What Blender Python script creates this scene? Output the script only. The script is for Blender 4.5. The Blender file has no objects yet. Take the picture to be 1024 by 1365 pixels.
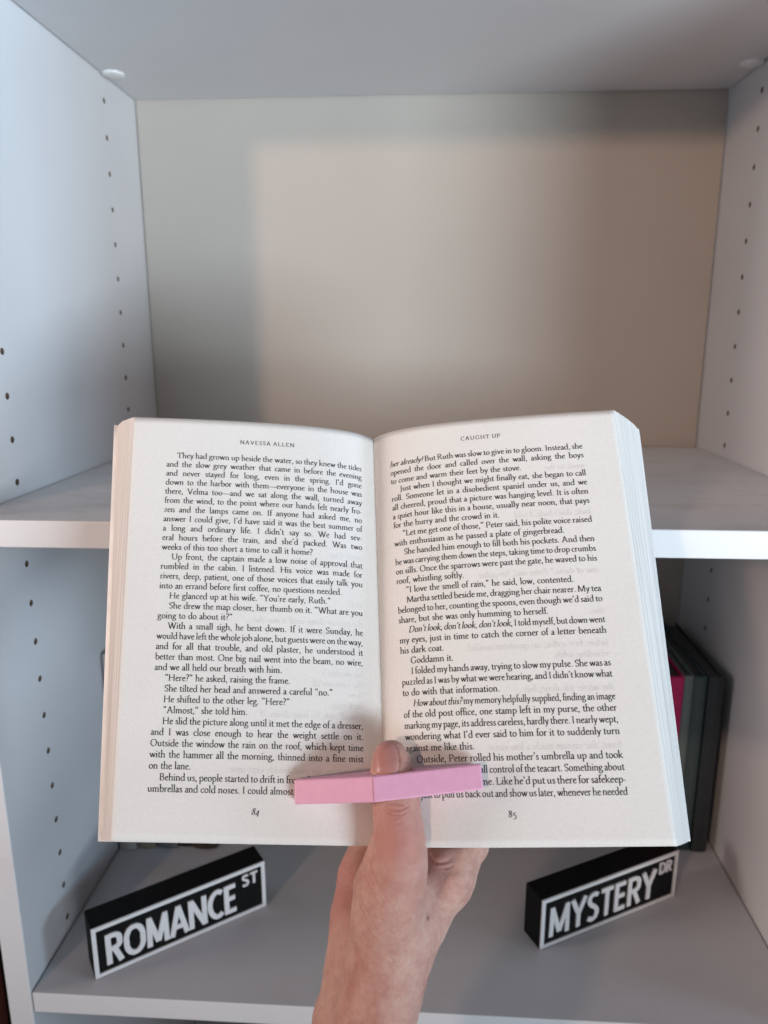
import bpy, bmesh, math, random
import numpy as np
from mathutils import Matrix, Vector

# ------------------------------------------------------------------ camera, world, lamps, exposure
scn = bpy.context.scene
COL = scn.collection
CAM = np.array([0.3067, -0.4642, -0.0032]); YAW, PITCH, ROLL = -0.0584, 0.2306, -0.0002
FPX = 985.5654


def cam_axes(yaw, pitch, roll):
    cy, sy, cp, sp, cr, sr = math.cos(yaw), math.sin(yaw), math.cos(pitch), math.sin(pitch), math.cos(roll), math.sin(roll)
    fwd = np.array([sy * cp, cy * cp, -sp]); r0 = np.array([cy, -sy, 0.0]); u0 = np.cross(r0, fwd)
    return r0 * cr + u0 * sr, -r0 * sr + u0 * cr, fwd


RT, UP, FW = cam_axes(YAW, PITCH, ROLL)
cd = bpy.data.cameras.new('camera'); cam = bpy.data.objects.new('camera', cd); COL.objects.link(cam)
m = Matrix.Identity(4)
for i in range(3):
    m[i][0], m[i][1], m[i][2], m[i][3] = RT[i], UP[i], -FW[i], CAM[i]
cam.matrix_world = m
cd.sensor_fit = 'HORIZONTAL'; cd.sensor_width = 36.0; cd.lens = 36.0 * FPX / 1024.0
cd.clip_start = 0.01; cd.clip_end = 60.0
cd.dof.use_dof = True; cd.dof.focus_distance = 0.372; cd.dof.aperture_fstop = 13.0
scn.camera = cam

wd = bpy.data.worlds.new('World'); scn.world = wd; wd.use_nodes = True
bg = wd.node_tree.nodes['Background']
bg.inputs[0].default_value = (0.90, 0.92, 1.04, 1.0); bg.inputs[1].default_value = 0.142


def area(name, loc, target, sx, sy, power, color, shape='RECTANGLE', spread=180.0):
    ld = bpy.data.lights.new(name, 'AREA'); ld.shape = shape; ld.size = sx; ld.size_y = sy
    ld.spread = math.radians(spread); ld.energy = power; ld.color = color
    o = bpy.data.objects.new(name, ld); COL.objects.link(o)
    d = Vector(target) - Vector(loc)
    o.matrix_world = Matrix.Translation(loc) @ d.to_track_quat('-Z', 'Y').to_matrix().to_4x4()
    return o


# daylight from a tall window right of and behind the viewer, an added cool fill further round to the right,
# a small warm room lamp to the left, and an added warm fill beside it
area('window_light', (1.75, -2.0, -0.36), (0.25, 0.2, 0.44), 0.98, 0.62, 5.7, (0.79, 0.91, 1.0), spread=50.0)
area('side_cool_fill', (2.2, -0.50, 0.06), (0.2, 0.0, 0.62), 0.40, 0.40, 4.9, (0.54, 0.78, 1.0), spread=84.0)  # added fill, no actual window: lifts the left wall and front edges
area('lamp_light', (-0.63, -1.85, 0.46), (0.3, 0.2, 0.3), 0.13, 0.13, 2.4, (1.0, 0.65, 0.46), 'DISK', spread=80.0)
area('side_warm_fill', (-1.25, -0.36, 0.10), (0.45, 0.0, 0.5), 0.40, 0.50, 4.8, (1.0, 0.84, 0.76), spread=90.0)  # added warm fill, no actual lamp: lifts the fronts from the left

vs = scn.view_settings
vs.view_transform = 'Standard'; vs.look = 'None'; vs.exposure = 0.21; vs.gamma = 1.0; vs.use_curve_mapping = False
scn.cycles.max_bounces = 10; scn.cycles.diffuse_bounces = 6


# ------------------------------------------------------------------ helpers
def ray(px):
    return FW + RT * (px[0] - 512) / FPX - UP * (px[1] - 682.5) / FPX


def tag(o, label=None, cat=None, group=None, kind=None):
    if label: o['label'] = label
    if cat: o['category'] = cat
    if group: o['group'] = group
    if kind: o['kind'] = kind
    return o


def empty(name, loc, label, cat, group=None, rz=0.0):
    o = bpy.data.objects.new(name, None); o.empty_display_size = 0.02
    COL.objects.link(o); o.location = loc; o.rotation_euler = (0, 0, rz)
    bpy.context.view_layer.update()
    return tag(o, label, cat, group)


def link(name, me, mats, parent=None, local=False, smooth=False):
    """link a mesh; its coordinates are world ones unless local"""
    o = bpy.data.objects.new(name, me); COL.objects.link(o)
    for mt in (mats if isinstance(mats, (list, tuple)) else [mats]): me.materials.append(mt)
    if parent:
        o.parent = parent
        if not local:
            bpy.context.view_layer.update()
            o.matrix_parent_inverse = parent.matrix_world.inverted()
    if smooth:
        for p in me.polygons: p.use_smooth = True
    return o


def mesh_from(name, verts, faces):
    me = bpy.data.meshes.new(name); me.from_pydata([tuple(map(float, v)) for v in verts], [], faces); me.update()
    return me


def box_bm(bm, lo, hi, bev=0.0, seg=2):
    b2 = bmesh.new()
    bmesh.ops.create_cube(b2, size=1.0)
    for v in b2.verts:
        v.co = Vector([lo[i] + (v.co[i] + 0.5) * (hi[i] - lo[i]) for i in range(3)])
    if bev > 0:
        bmesh.ops.bevel(b2, geom=b2.edges[:], offset=bev, segments=seg, profile=0.5, affect='EDGES')
    t = bpy.data.meshes.new('t'); b2.to_mesh(t); b2.free(); bm.from_mesh(t); bpy.data.meshes.remove(t)


def box(name, lo, hi, mat, parent=None, bev=0.0008, local=False, seg=2):
    bm = bmesh.new(); box_bm(bm, lo, hi, bev, seg)
    me = bpy.data.meshes.new(name); bm.to_mesh(me); bm.free()
    return link(name, me, mat, parent, local)


def catmull(p, n=5):
    p = np.array(p, float)
    if len(p) < 3: return p
    closed = np.allclose(p[0], p[-1])
    a = np.vstack([p[-2] if closed else 2 * p[0] - p[1], p, p[1] if closed else 2 * p[-1] - p[-2]])
    out = []
    for i in range(1, len(a) - 2):
        for k in range(n):
            t = k / n; p0, p1, p2, p3 = a[i - 1:i + 3]
            out.append(0.5 * (2 * p1 + (p2 - p0) * t + (2 * p0 - 5 * p1 + 4 * p2 - p3) * t * t + (3 * p1 - p0 - 3 * p2 + p3) * t ** 3))
    out.append(a[-2]); return np.array(out)


class Nodes:
    def __init__(s, name):
        s.m = bpy.data.materials.new(name); s.m.use_nodes = True
        s.t = s.m.node_tree; s.b = s.t.nodes['Principled BSDF']

    def n(s, kind, **kw):
        x = s.t.nodes.new(kind)
        for k, v in kw.items():
            if k in x.inputs: x.inputs[k].default_value = v
            else: setattr(x, k, v)
        return x

    def l(s, a, b): s.t.links.new(a, b)

    def ramp(s, fac, stops):
        r = s.n('ShaderNodeValToRGB'); e = r.color_ramp.elements
        while len(e) < len(stops): e.new(0.5)
        for el, (p, c) in zip(e, stops): el.position = p; el.color = (*c, 1.0)
        s.l(fac, r.inputs[0]); return r.outputs[0]

    def mix(s, fac, a, b, mode='MIX'):
        x = s.n('ShaderNodeMix', data_type='RGBA', blend_type=mode)
        for sock, v in ((x.inputs[0], fac), (x.inputs[6], a), (x.inputs[7], b)):
            if hasattr(v, 'links'): s.l(v, sock)
            else: sock.default_value = v if isinstance(v, float) else (*v, 1.0)
        return x.outputs[2]

    def bump(s, height, strength, dist):
        x = s.n('ShaderNodeBump', Strength=strength, Distance=dist); s.l(height, x.inputs['Height'])
        s.l(x.outputs[0], s.b.inputs['Normal']); return x

    def coords(s): return s.n('ShaderNodeNewGeometry').outputs['Position']


def melamine(name, base, rough=0.42, dirt=0.0):
    N = Nodes(name); P = N.coords()
    big = N.n('ShaderNodeTexNoise', Scale=6.0, Detail=3.0); N.l(P, big.inputs['Vector'])
    fine = N.n('ShaderNodeTexNoise', Scale=900.0, Detail=2.0); N.l(P, fine.inputs['Vector'])
    lo = tuple(c * 0.955 for c in base)
    col = N.ramp(big.outputs[0], [(0.35, lo), (0.65, base)])
    if dirt > 0:
        mp = N.n('ShaderNodeMapping'); N.l(P, mp.inputs[0]); mp.inputs['Scale'].default_value = (1.0, 2.2, 1.0)
        sm = N.n('ShaderNodeTexNoise', Scale=17.0, Detail=7.0, Roughness=0.72); N.l(mp.outputs[0], sm.inputs['Vector'])
        f = N.ramp(sm.outputs[0], [(0.50, (0, 0, 0)), (0.74, (dirt, dirt, dirt))])
        col = N.mix(f, col, (0.50, 0.46, 0.43))
        sp = N.n('ShaderNodeTexVoronoi', Scale=75.0); N.l(P, sp.inputs['Vector'])
        f2 = N.ramp(sp.outputs['Distance'], [(0.03, (dirt, dirt, dirt)), (0.09, (0, 0, 0))])
        col = N.mix(f2, col, (0.30, 0.26, 0.23))
    N.l(col, N.b.inputs['Base Color'])
    rr = N.ramp(big.outputs[0], [(0.3, (rough - .05,) * 3), (0.7, (rough + .08,) * 3)])
    N.l(rr, N.b.inputs['Roughness']); N.b.inputs['Specular IOR Level'].default_value = 0.35
    N.bump(fine.outputs[0], 0.12, 0.0004)
    return N.m


def plain(name, base, rough=0.5, spec=0.4, var=0.12, scale=60.0, bump=0.1, bscale=500.0):
    N = Nodes(name); P = N.n('ShaderNodeTexCoord').outputs['Object']
    a = N.n('ShaderNodeTexNoise', Scale=scale, Detail=4.0); N.l(P, a.inputs['Vector'])
    lo = tuple(c * (1 - var) for c in base); hi = tuple(min(1, c * (1 + var)) for c in base)
    N.l(N.ramp(a.outputs[0], [(0.3, lo), (0.7, hi)]), N.b.inputs['Base Color'])
    f = N.n('ShaderNodeTexNoise', Scale=bscale, Detail=2.0); N.l(P, f.inputs['Vector'])
    N.b.inputs['Roughness'].default_value = rough; N.b.inputs['Specular IOR Level'].default_value = spec
    if bump: N.bump(f.outputs[0], bump, 0.0005)
    return N.m


M_WHITE = melamine('white_melamine', (0.675, 0.675, 0.69))
M_SHELF = melamine('white_melamine_scuffed', (0.67, 0.66, 0.665), 0.45, 0.8)
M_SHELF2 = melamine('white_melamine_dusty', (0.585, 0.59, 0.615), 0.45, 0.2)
M_LIT_BAND = melamine('lit_edge_band', (0.84, 0.845, 0.855), 0.3)  # paler than the boards: extra light on the fronts is put into the colour
M_BACK = melamine('back_board', (0.485, 0.447, 0.40), 0.55)
M_HOLE = plain('drilled_chipboard', (0.16, 0.11, 0.07), 0.9, 0.1)
M_PLASTIC = plain('white_plastic', (0.82, 0.82, 0.82), 0.35)
M_WALL = plain('painted_wall', (0.62, 0.60, 0.58), 0.9, 0.2, 0.03, 3.0)

# ------------------------------------------------------------------ the setting: room wall and the bookcase
W, D = 0.6019, 0.3557
ZC, ZM, ZL, TH = 0.2363, -0.1191, -0.5059, 0.0186
PT = 0.0195
ZTOP, ZBOT = ZC + TH, -0.93

wall = mesh_from('wall', [(-2.5, 0.40, -1.2), (3.0, 0.40, -1.2), (3.0, 0.40, 1.6), (-2.5, 0.40, 1.6)], [(0, 1, 2, 3)])
tag(link('wall', wall, M_WALL), kind='structure')

bc = empty('bookcase', (W / 2, D / 2, ZBOT), 'white melamine bookcase with rows of drilled pin holes behind the open book', 'bookcase')


def drilled_panel(name, x0, x1, holes, inner):
    bm = bmesh.new(); box_bm(bm, (x0, 0.0, ZBOT), (x1, D + 0.012, ZTOP), 0.0009)
    me = bpy.data.meshes.new(name); bm.to_mesh(me); bm.free()
    o = link(name, me, [M_WHITE, M_HOLE], bc)
    bm = bmesh.new()
    for (y, z) in holes:
        bmesh.ops.create_cone(bm, cap_ends=True, segments=18, radius1=0.0026, radius2=0.0026, depth=0.020,
                              matrix=Matrix.Translation((inner, y, z)) @ Matrix.Rotation(math.pi / 2, 4, 'Y'))
    cm = bpy.data.meshes.new('cutter'); bm.to_mesh(cm); bm.free(); cm.materials.append(M_WHITE); cm.materials.append(M_HOLE)
    for p in cm.polygons: p.material_index = 1
    c = bpy.data.objects.new('cutter', cm); COL.objects.link(c)
    md = o.modifiers.new('b', 'BOOLEAN'); md.operation = 'DIFFERENCE'; md.object = c; md.solver = 'EXACT'
    bpy.context.view_layer.update()
    dg = bpy.context.evaluated_depsgraph_get()
    nm = bpy.data.meshes.new_from_object(o.evaluated_get(dg)); nm.name = name
    o.modifiers.clear(); o.data = nm
    bpy.data.objects.remove(c)
    return o


S = 0.032
hl = [(0.2825, 0.214 - S * i) for i in range(-0, 11)] + [(0.2825, -0.2360 - S * i) for i in range(0, 8)]
hl += [(0.0642, -0.0122 - S * i) for i in range(-7, 16) if i != 4]
hr = [(0.2846, 0.2132 - S * i) for i in range(0, 11)] + [(0.2846, -0.2364 + 0.064 - S * i) for i in range(1, 9)]
hr += [(0.0642, 0.2132 - S * i) for i in range(0, 22) if i not in (10, 11)]
drilled_panel('side_panel', -PT, 0.0, hl, 0.0)
drilled_panel('side_panel', W, W + PT, hr, W)
G = 0.0012
box('shelf', (G, 0.0, ZC), (W - G, D + 0.003, ZC + TH), M_WHITE, bc)
box('shelf', (G, -0.009, ZM - TH), (W - G, D - 0.001, ZM), M_SHELF, bc)
box('shelf', (G, 0.0, ZL - TH), (W - G, D + 0.003, ZL), M_SHELF2, bc)
box('shelf', (G, 0.0, ZBOT), (W - G, D + 0.003, ZBOT + TH), M_WHITE, bc)
box('back_panel', (0.0013, D + 0.0045, ZBOT), (W - 0.0013, D + 0.0085, ZTOP - 0.001), M_BACK, bc)


for o in [c for c in bc.children if c.name.startswith(('shelf', 'side_panel'))]:      # front edging, glossier, and whitened to stand in for stronger light there
    o.data.materials.append(M_LIT_BAND); bi = len(o.data.materials) - 1; y_ = min(v.co.y for v in o.data.vertices)
    for p in o.data.polygons:
        if p.normal.y < -0.6 and p.center.y < y_ + 0.0012: p.material_index = bi


def cap(x, y):
    bm = bmesh.new()
    prof = [(0.0, -0.0022), (0.0085, -0.0022), (0.0098, -0.0016), (0.0102, -0.0006), (0.0102, 0.0002)]
    n = 32; rings = []
    for r, z in prof:
        rings.append([bm.verts.new((x + r * math.cos(2 * math.pi * k / n), y + r * math.sin(2 * math.pi * k / n), ZC + z)) for k in range(n)] if r > 0 else [bm.verts.new((x, y, ZC + z))])
    for k in range(n):
        bm.faces.new((rings[0][0], rings[1][(k + 1) % n], rings[1][k]))
        for a, b in zip(rings[1:], rings[2:]):
            bm.faces.new((a[k], a[(k + 1) % n], b[(k + 1) % n], b[k]))
    me = bpy.data.meshes.new('fitting_cap'); bm.to_mesh(me); bm.free()
    link('fitting_cap', me, M_PLASTIC, bc, smooth=True)


cap(0.0114, 0.281); cap(0.5915, 0.2865)

# dark wooden furniture just left of the bookcase
wc = empty('wooden_cabinet', (-0.25, 0.1, -1.1), 'dark red-brown wooden furniture at the far left edge beside the bookcase', 'cabinet')
M_WOOD = plain('dark_stained_wood', (0.085, 0.020, 0.014), 0.35, 0.5, 0.4, 25.0)
M_BLACKW = plain('blackened_wood', (0.012, 0.010, 0.010), 0.5)
box('carcass', (-0.46, 0.03, -1.1), (-0.036, 0.36, -0.34), M_BLACKW, wc, 0.002)
box('top', (-0.47, 0.012, -0.338), (-0.034, 0.37, -0.32), M_WOOD, wc, 0.002)
box('door', (-0.44, 0.014, -1.05), (-0.040, 0.028, -0.36), M_WOOD, wc, 0.002)

# ------------------------------------------------------------------ books standing at the back of the lower shelf
M_PAGES = plain('book_page_edges', (0.62, 0.58, 0.52), 0.9, 0.1, 0.1, 400.0)


def shelf_book(x0, th, y0, depth, h, color, label, pages=(0.55, 0.5, 0.44), group='books standing on the lower shelf'):
    r = empty('shelved_book', (x0 + th / 2, y0, ZL), label, 'book', group)
    mc = plain('book_cover', color, 0.38, 0.5, 0.1, 40.0)
    z0, z1 = ZL + 0.0006, ZL + h
    bm = bmesh.new(); c = min(0.0018, th * 0.16)
    box_bm(bm, (x0, y0 + 0.0005, z0), (x0 + c, y0 + depth, z1), 0.0003, 1)
    box_bm(bm, (x0 + th - c, y0 + 0.0005, z0), (x0 + th, y0 + depth, z1), 0.0003, 1)
    me = bpy.data.meshes.new('board'); bm.to_mesh(me); bm.free(); link('cover', me, mc, r)
    bm = bmesh.new(); n = 10; pr = []                                  # rounded spine
    for k in range(n + 1):
        f = k / n; pr.append((x0 + th * f, y0 - math.sin(math.pi * f) * min(0.002, th * 0.1)))
    pr += [(x0 + th, y0 + 0.002), (x0, y0 + 0.002)]
    lo = [bm.verts.new((p[0], p[1], z0 + 0.0002)) for p in pr]; hi = [bm.verts.new((p[0], p[1], z1 - 0.0002)) for p in pr]
    bm.faces.new(lo[::-1]); bm.faces.new(hi)
    for k in range(len(pr)): bm.faces.new((lo[k], lo[(k + 1) % len(pr)], hi[(k + 1) % len(pr)], hi[k]))
    me = bpy.data.meshes.new('spine'); bm.to_mesh(me); bm.free(); link('spine', me, mc, r)
    pm = plain('pages', pages, 0.9, 0.1, 0.12, 300.0)
    box('page_block', (x0 + c + 0.0002, y0 + 0.003, z0 + 0.003), (x0 + th - c - 0.0002, y0 + depth - 0.004, z1 - 0.003), pm, r, 0.0)
    return r


xb = 0.0025
for th, col, lab, h, y0 in ((0.017, (0.62, 0.60, 0.57), 'pale cream book standing against the left wall of the lower shelf', 0.212, 0.178),
                        (0.018, (0.42, 0.36, 0.26), 'beige book second from the left wall on the lower shelf, behind the open book', 0.196, 0.181),
                        (0.021, (0.25, 0.25, 0.27), 'grey book third from the left wall on the lower shelf, behind the open book', 0.201, 0.183),
                        (0.014, (0.030, 0.028, 0.030), 'narrow black book fourth from the left wall on the lower shelf, behind the open book', 0.198, 0.186),
                        (0.024, (0.055, 0.045, 0.040), 'dark brown book fifth from the left wall on the lower shelf, behind the open book', 0.198, 0.184)):
    shelf_book(xb, th, y0 - 0.009, 0.135, h, col, lab); xb += th + 0.0008
xb = 0.5915
for th, col, lab, h, y0 in ((0.0145, (0.03, 0.04, 0.044), 'black-spined book nearest the right wall on the lower shelf', 0.190, 0.199),
                        (0.0125, (0.06, 0.10, 0.105), 'dark teal book next to the black one by the right wall of the lower shelf', 0.189, 0.201),
                        (0.0085, (0.17, 0.225, 0.225), 'slim pale grey-green book between the dark teal one and the magenta one', 0.190, 0.2005),
                        (0.019, (0.70, 0.012, 0.17), 'magenta pink book in the dark row by the right wall of the lower shelf', 0.189, 0.200),
                        (0.020, (0.02, 0.02, 0.022), 'black book left of the magenta one, mostly behind the open book', 0.200, 0.200)):
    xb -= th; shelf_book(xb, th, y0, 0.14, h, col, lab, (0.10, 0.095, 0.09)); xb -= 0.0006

# ------------------------------------------------------------------ the two street-sign blocks
M_BLACK = plain('black_matte_plastic', (0.006, 0.006, 0.0065), 0.6, 0.14, 0.15, 80.0, 0.15, 1500.0)
M_LETTER = plain('white_raised_plastic', (0.80, 0.80, 0.81), 0.5, 0.35, 0.03)


SANS = {  # heavy plain capitals, strokes in units of the cap height (x scaled to the width given)
 'R': (0.66, 'L .09,0 .09,1;C .09,.93 .36,.93 .52,.86 .55,.72 .52,.57 .36,.5 .09,.5;L .32,.5 .58,0'),
 'O': (0.86, 'C .43,.94 .22,.87 .1,.68 .09,.5 .1,.32 .22,.13 .43,.06 .64,.13 .76,.32 .77,.5 .76,.68 .64,.87 .43,.94'),
 'M': (0.94, 'L .1,0 .13,1;L .13,.97 .47,.1;L .47,.1 .81,.97;L .81,1 .84,0'),
 'A': (0.76, 'L .05,0 .38,1;L .38,1 .71,0;L .17,.3 .59,.3'),
 'N': (0.80, 'L .1,0 .1,1;L .12,.97 .68,.03;L .7,0 .7,1'),
 'C': (0.70, 'C .66,.86 .5,.94 .3,.9 .14,.72 .09,.5 .14,.28 .3,.1 .5,.06 .66,.14'),
 'E': (0.60, 'L .1,0 .1,1;L .1,.93 .53,.93;L .1,.52 .49,.52;L .1,.07 .54,.07'),
 'S': (0.58, 'C .5,.88 .33,.94 .15,.88 .1,.72 .2,.58 .4,.45 .49,.3 .43,.13 .26,.06 .07,.13'),
 'T': (0.62, 'L .31,0 .31,1;L .02,.93 .60,.93'),
 'Y': (0.68, 'L .04,1 .34,.46;L .64,1 .34,.46;L .34,.5 .34,0'),
 'D': (0.78, 'L .1,0 .1,1;C .1,.93 .36,.93 .58,.82 .68,.62 .68,.38 .58,.18 .36,.07 .1,.07')}


def text_mesh(body, x0, x1, z0, z1, depth, stroke):
    """raised lettering: every stroke a slab, each a hair proud of the one before"""
    gap = 0.07; tot = sum(SANS[c][0] for c in body) + gap * (len(body) - 1); kx = (x1 - x0) / tot; kz = z1 - z0
    bm = bmesh.new(); x = 0.0; n_ = 0
    for c in body:
        w, src = SANS[c]
        for st in src.split(';'):
            p = np.array([tuple(map(float, q_.split(','))) for q_ in st[2:].split()])
            if st[0] == 'C': p = catmull(p, 5)
            p = np.stack([x0 + (x + p[:, 0]) * kx, z0 + p[:, 1] * kz], 1)
            d = np.gradient(p, axis=0); d /= np.linalg.norm(d, axis=1)[:, None]; nn = np.stack([-d[:, 1], d[:, 0]], 1) * stroke / 2
            y = -depth - 0.00003 * (n_ % 7); n_ += 1; a_, b_ = p + nn, p - nn
            rows = [[bm.verts.new((q_[0], yy, q_[1])) for yy in (y, 0.0003)] for q_ in np.vstack([a_, b_[::-1]])]
            m_ = len(rows); h_ = len(p)
            for i in range(m_):
                j = (i + 1) % m_; bm.faces.new((rows[i][0], rows[j][0], rows[j][1], rows[i][1]))
            for i in range(h_ - 1):
                bm.faces.new((rows[i][0], rows[i + 1][0], rows[m_ - 2 - i][0], rows[m_ - 1 - i][0]))
        x += w + gap
    bmesh.ops.recalc_face_normals(bm, faces=bm.faces[:])
    out = bpy.data.meshes.new('lettering'); bm.to_mesh(out); bm.free()
    return out


def street_sign(loc, rz, length, h, depth, big, small, label, x_big, x_small):
    r = empty('street_sign_block', loc, label, 'sign', 'black street sign blocks on the lower shelf', rz)
    box('block', (0, 0, 0), (length, depth, h), M_BLACK, r, 0.0006, True)
    bm = bmesh.new(); b = 0.0037
    o = [(0.0004, 0.0004), (length - 0.0004, 0.0004), (length - 0.0004, h - 0.0004), (0.0004, h - 0.0004)]
    i = [(b, b), (length - b, b), (length - b, h - b), (b, h - b)]
    V = {}
    for nm, pts in (('o', o), ('i', i)):
        for y in (-0.0012, 0.0003):
            for k, p in enumerate(pts): V[nm, y, k] = bm.verts.new((p[0], y, p[1]))
    for k in range(4):
        n = (k + 1) % 4; f, bk = -0.0012, 0.0003
        bm.faces.new((V['o', f, k], V['o', f, n], V['i', f, n], V['i', f, k]))
        bm.faces.new((V['o', f, n], V['o', f, k], V['o', bk, k], V['o', bk, n]))
        bm.faces.new((V['i', f, k], V['i', f, n], V['i', bk, n], V['i', bk, k]))
    bmesh.ops.recalc_face_normals(bm, faces=bm.faces[:])
    me = bpy.data.meshes.new('border'); bm.to_mesh(me); bm.free(); link('border', me, M_LETTER, r, True)
    a = text_mesh(big, x_big[0], x_big[1], h * 0.185, h * 0.775, 0.0013, 0.0043); o1 = link('lettering', a, M_LETTER, r, True); o1.location = (0, 0.0001, 0)
    a = text_mesh(small, x_small[0], x_small[1], h * 0.62, h * 0.86, 0.0013, 0.0020); o2 = link('lettering', a, M_LETTER, r, True); o2.location = (0, 0.0001, 0)
    return r


street_sign((0.0456, 0.0149, ZL + 0.0003), math.radians(35.9), 0.1487, 0.0475, 0.0235, 'ROMANCE', 'ST',
            'black block sign with raised white ROMANCE ST lettering, near the left wall', (0.0105, 0.1215), (0.1265, 0.1415))
street_sign((0.4068, 0.0660, ZL + 0.0003), math.radians(27.7), 0.1508, 0.0487, 0.0225, 'MYSTERY', 'DR',
            'black block sign with raised white MYSTERY DR lettering, right of the forearm', (0.0085, 0.1250), (0.1290, 0.1435))

# ------------------------------------------------------------------ the open book: its own frame (u right, v up the page, w out of the page)
BT = np.array([-0.0011, -0.1549, -0.3514]); BR = (-0.3563, -0.0123, 0.0154)


def euler(a):
    x, y, z = a
    Rx = np.array([[1, 0, 0], [0, math.cos(x), -math.sin(x)], [0, math.sin(x), math.cos(x)]])
    Ry = np.array([[math.cos(y), 0, math.sin(y)], [0, 1, 0], [-math.sin(y), 0, math.cos(y)]])
    Rz = np.array([[math.cos(z), -math.sin(z), 0], [math.sin(z), math.cos(z), 0], [0, 0, 1]])
    return Rz @ Ry @ Rx


C2W = np.stack([RT, UP, -FW], 1)
BW = C2W @ euler(BR); BO = C2W @ BT + CAM


def b2w(q): return np.asarray(q, float) @ BW.T + BO


def unw(px, w):
    """point of the book's frame at height w over the page plane, seen along the calibrated sight line"""
    d = BW.T @ ray(px); o = BW.T @ (CAM - BO)
    return o + d * (w - o[2]) / d[2]


M_BOOKM = Matrix([[*BW[0], BO[0]], [*BW[1], BO[1]], [*BW[2], BO[2]], [0, 0, 0, 1]])
book = empty('open_book', (0, 0, 0), 'thick paperback held open at pages 84 and 85 in front of the bookcase', 'book')
book.matrix_world = M_BOOKM; bpy.context.view_layer.update()


def paper(name, base):
    N = Nodes(name); P = N.n('ShaderNodeTexCoord').outputs['Object']
    a = N.n('ShaderNodeTexNoise', Scale=700.0, Detail=4.0, Roughness=0.7); N.l(P, a.inputs['Vector'])
    b = N.n('ShaderNodeTexNoise', Scale=25.0, Detail=2.0); N.l(P, b.inputs['Vector'])
    c1 = N.ramp(a.outputs[0], [(0.3, tuple(x * 0.955 for x in base)), (0.7, tuple(min(1, x * 1.03) for x in base))])
    c2 = N.ramp(b.outputs[0], [(0.35, (0.975, 0.97, 0.965)), (0.65, (1, 1, 1))])
    N.l(N.mix(1.0, c1, c2, 'MULTIPLY'), N.b.inputs['Base Color'])
    N.b.inputs['Roughness'].default_value = 0.9; N.b.inputs['Specular IOR Level'].default_value = 0.15
    N.bump(a.outputs[0], 0.35, 0.0004)
    return N.m


def edge_paper(name, base):
    N = Nodes(name); uv = N.n('ShaderNodeUVMap').outputs[0]
    mp = N.n('ShaderNodeMapping'); N.l(uv, mp.inputs[0]); mp.inputs['Scale'].default_value = (1.2, 75.0, 1.0)
    a = N.n('ShaderNodeTexNoise', Scale=1.0, Detail=3.0, Roughness=0.6); N.l(mp.outputs[0], a.inputs['Vector'])
    mp2 = N.n('ShaderNodeMapping'); N.l(uv, mp2.inputs[0]); mp2.inputs['Scale'].default_value = (0.5, 14.0, 1.0)
    b = N.n('ShaderNodeTexNoise', Scale=1.0, Detail=2.0); N.l(mp2.outputs[0], b.inputs['Vector'])
    c1 = N.ramp(a.outputs[0], [(0.36, tuple(x * 0.62 for x in base)), (0.56, base)])
    c2 = N.ramp(b.outputs[0], [(0.35, (0.93, 0.915, 0.90)), (0.65, (1, 1, 1))])
    N.l(N.mix(1.0, c1, c2, 'MULTIPLY'), N.b.inputs['Base Color'])
    N.b.inputs['Roughness'].default_value = 0.9; N.b.inputs['Specular IOR Level'].default_value = 0.1
    N.bump(a.outputs[0], 0.5, 0.0006)
    return N.m


M_PAPER = paper('book_paper', (0.80, 0.787, 0.755))
M_EDGE = edge_paper('book_fore_edge', (0.80, 0.765, 0.735))
M_COVER = plain('cover_card', (0.74, 0.72, 0.70), 0.5)
M_INK = plain('printing_ink', (0.028, 0.028, 0.032), 0.75, 0.2, 0.2, 300.0, 0.0)
M_GHOST = plain('print_showing_through', (0.735, 0.725, 0.70), 0.9, 0.1, 0.06, 600.0, 0.0)

BA = [0, .004, .012, .025, .06, .1, .2, .35, .5, .7, .85, 1.0]
BB = [0, .035, .085, .15, .275, .375, .54, .69, .79, .895, .955, 1.0]
_ax = np.linspace(0, 1, 401)


def _smooth(n):
    a = np.linspace(0, 1, 4001); y = np.interp(np.sqrt(a), np.sqrt(BA), BB)
    s = np.sqrt(a); g = np.linspace(0, 1, 2001); z = np.interp(g, s, y)
    k = np.hanning(161); k /= k.sum()
    zp = np.concatenate([2 * z[0] - z[80:0:-1], z, 2 * z[-1] - z[-2:-82:-1]])
    return g, np.convolve(zp, k, 'valid')


_G, _Z = _smooth(0)


def prof(a): return np.interp(np.sqrt(np.clip(a, 0, 1)), _G, _Z)


# page corners (gutter foot, gutter head, outer foot, outer head)
G0 = unw((515.5, 1128), 0.006); G1 = unw((498, 586), 0.0)
SIDE = {'L': dict(E0=unw((148, 1120.5), 0.016), E1=unw((179, 556), 0.027), B0=unw((136, 1119.5), 0.003), B1=unw((157, 568), 0.0165)),
        'R': dict(E0=unw((903, 1128), 0.034), E1=unw((818, 546.5), 0.029), B0=unw((920, 1119), 0.009), B1=unw((852, 573), 0.006))}
SPD = {'L': 0.0105, 'R': 0.0235}


def surf(side, a, t):
    """a 0 gutter..1 outer edge, t 0 foot..1 head -> point of the page"""
    a = np.asarray(a, float); t = np.asarray(t, float)
    s = SIDE[side]
    Gp = G0 + np.multiply.outer(t, G1 - G0); Ep = s['E0'] + np.multiply.outer(t, s['E1'] - s['E0'])
    d = Ep - Gp
    out = Gp + d * a[..., None]
    out[..., 2] = Gp[..., 2] + d[..., 2] * prof(a)
    # heads and feet of the leaves follow the camber a little
    return out


def arc_table(side, t):
    a = _ax ** 1.6
    p = surf(side, a, np.full(a.shape, t)); L = np.concatenate([[0], np.cumsum(np.linalg.norm(np.diff(p, axis=0), axis=1))])
    return a, L


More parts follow.
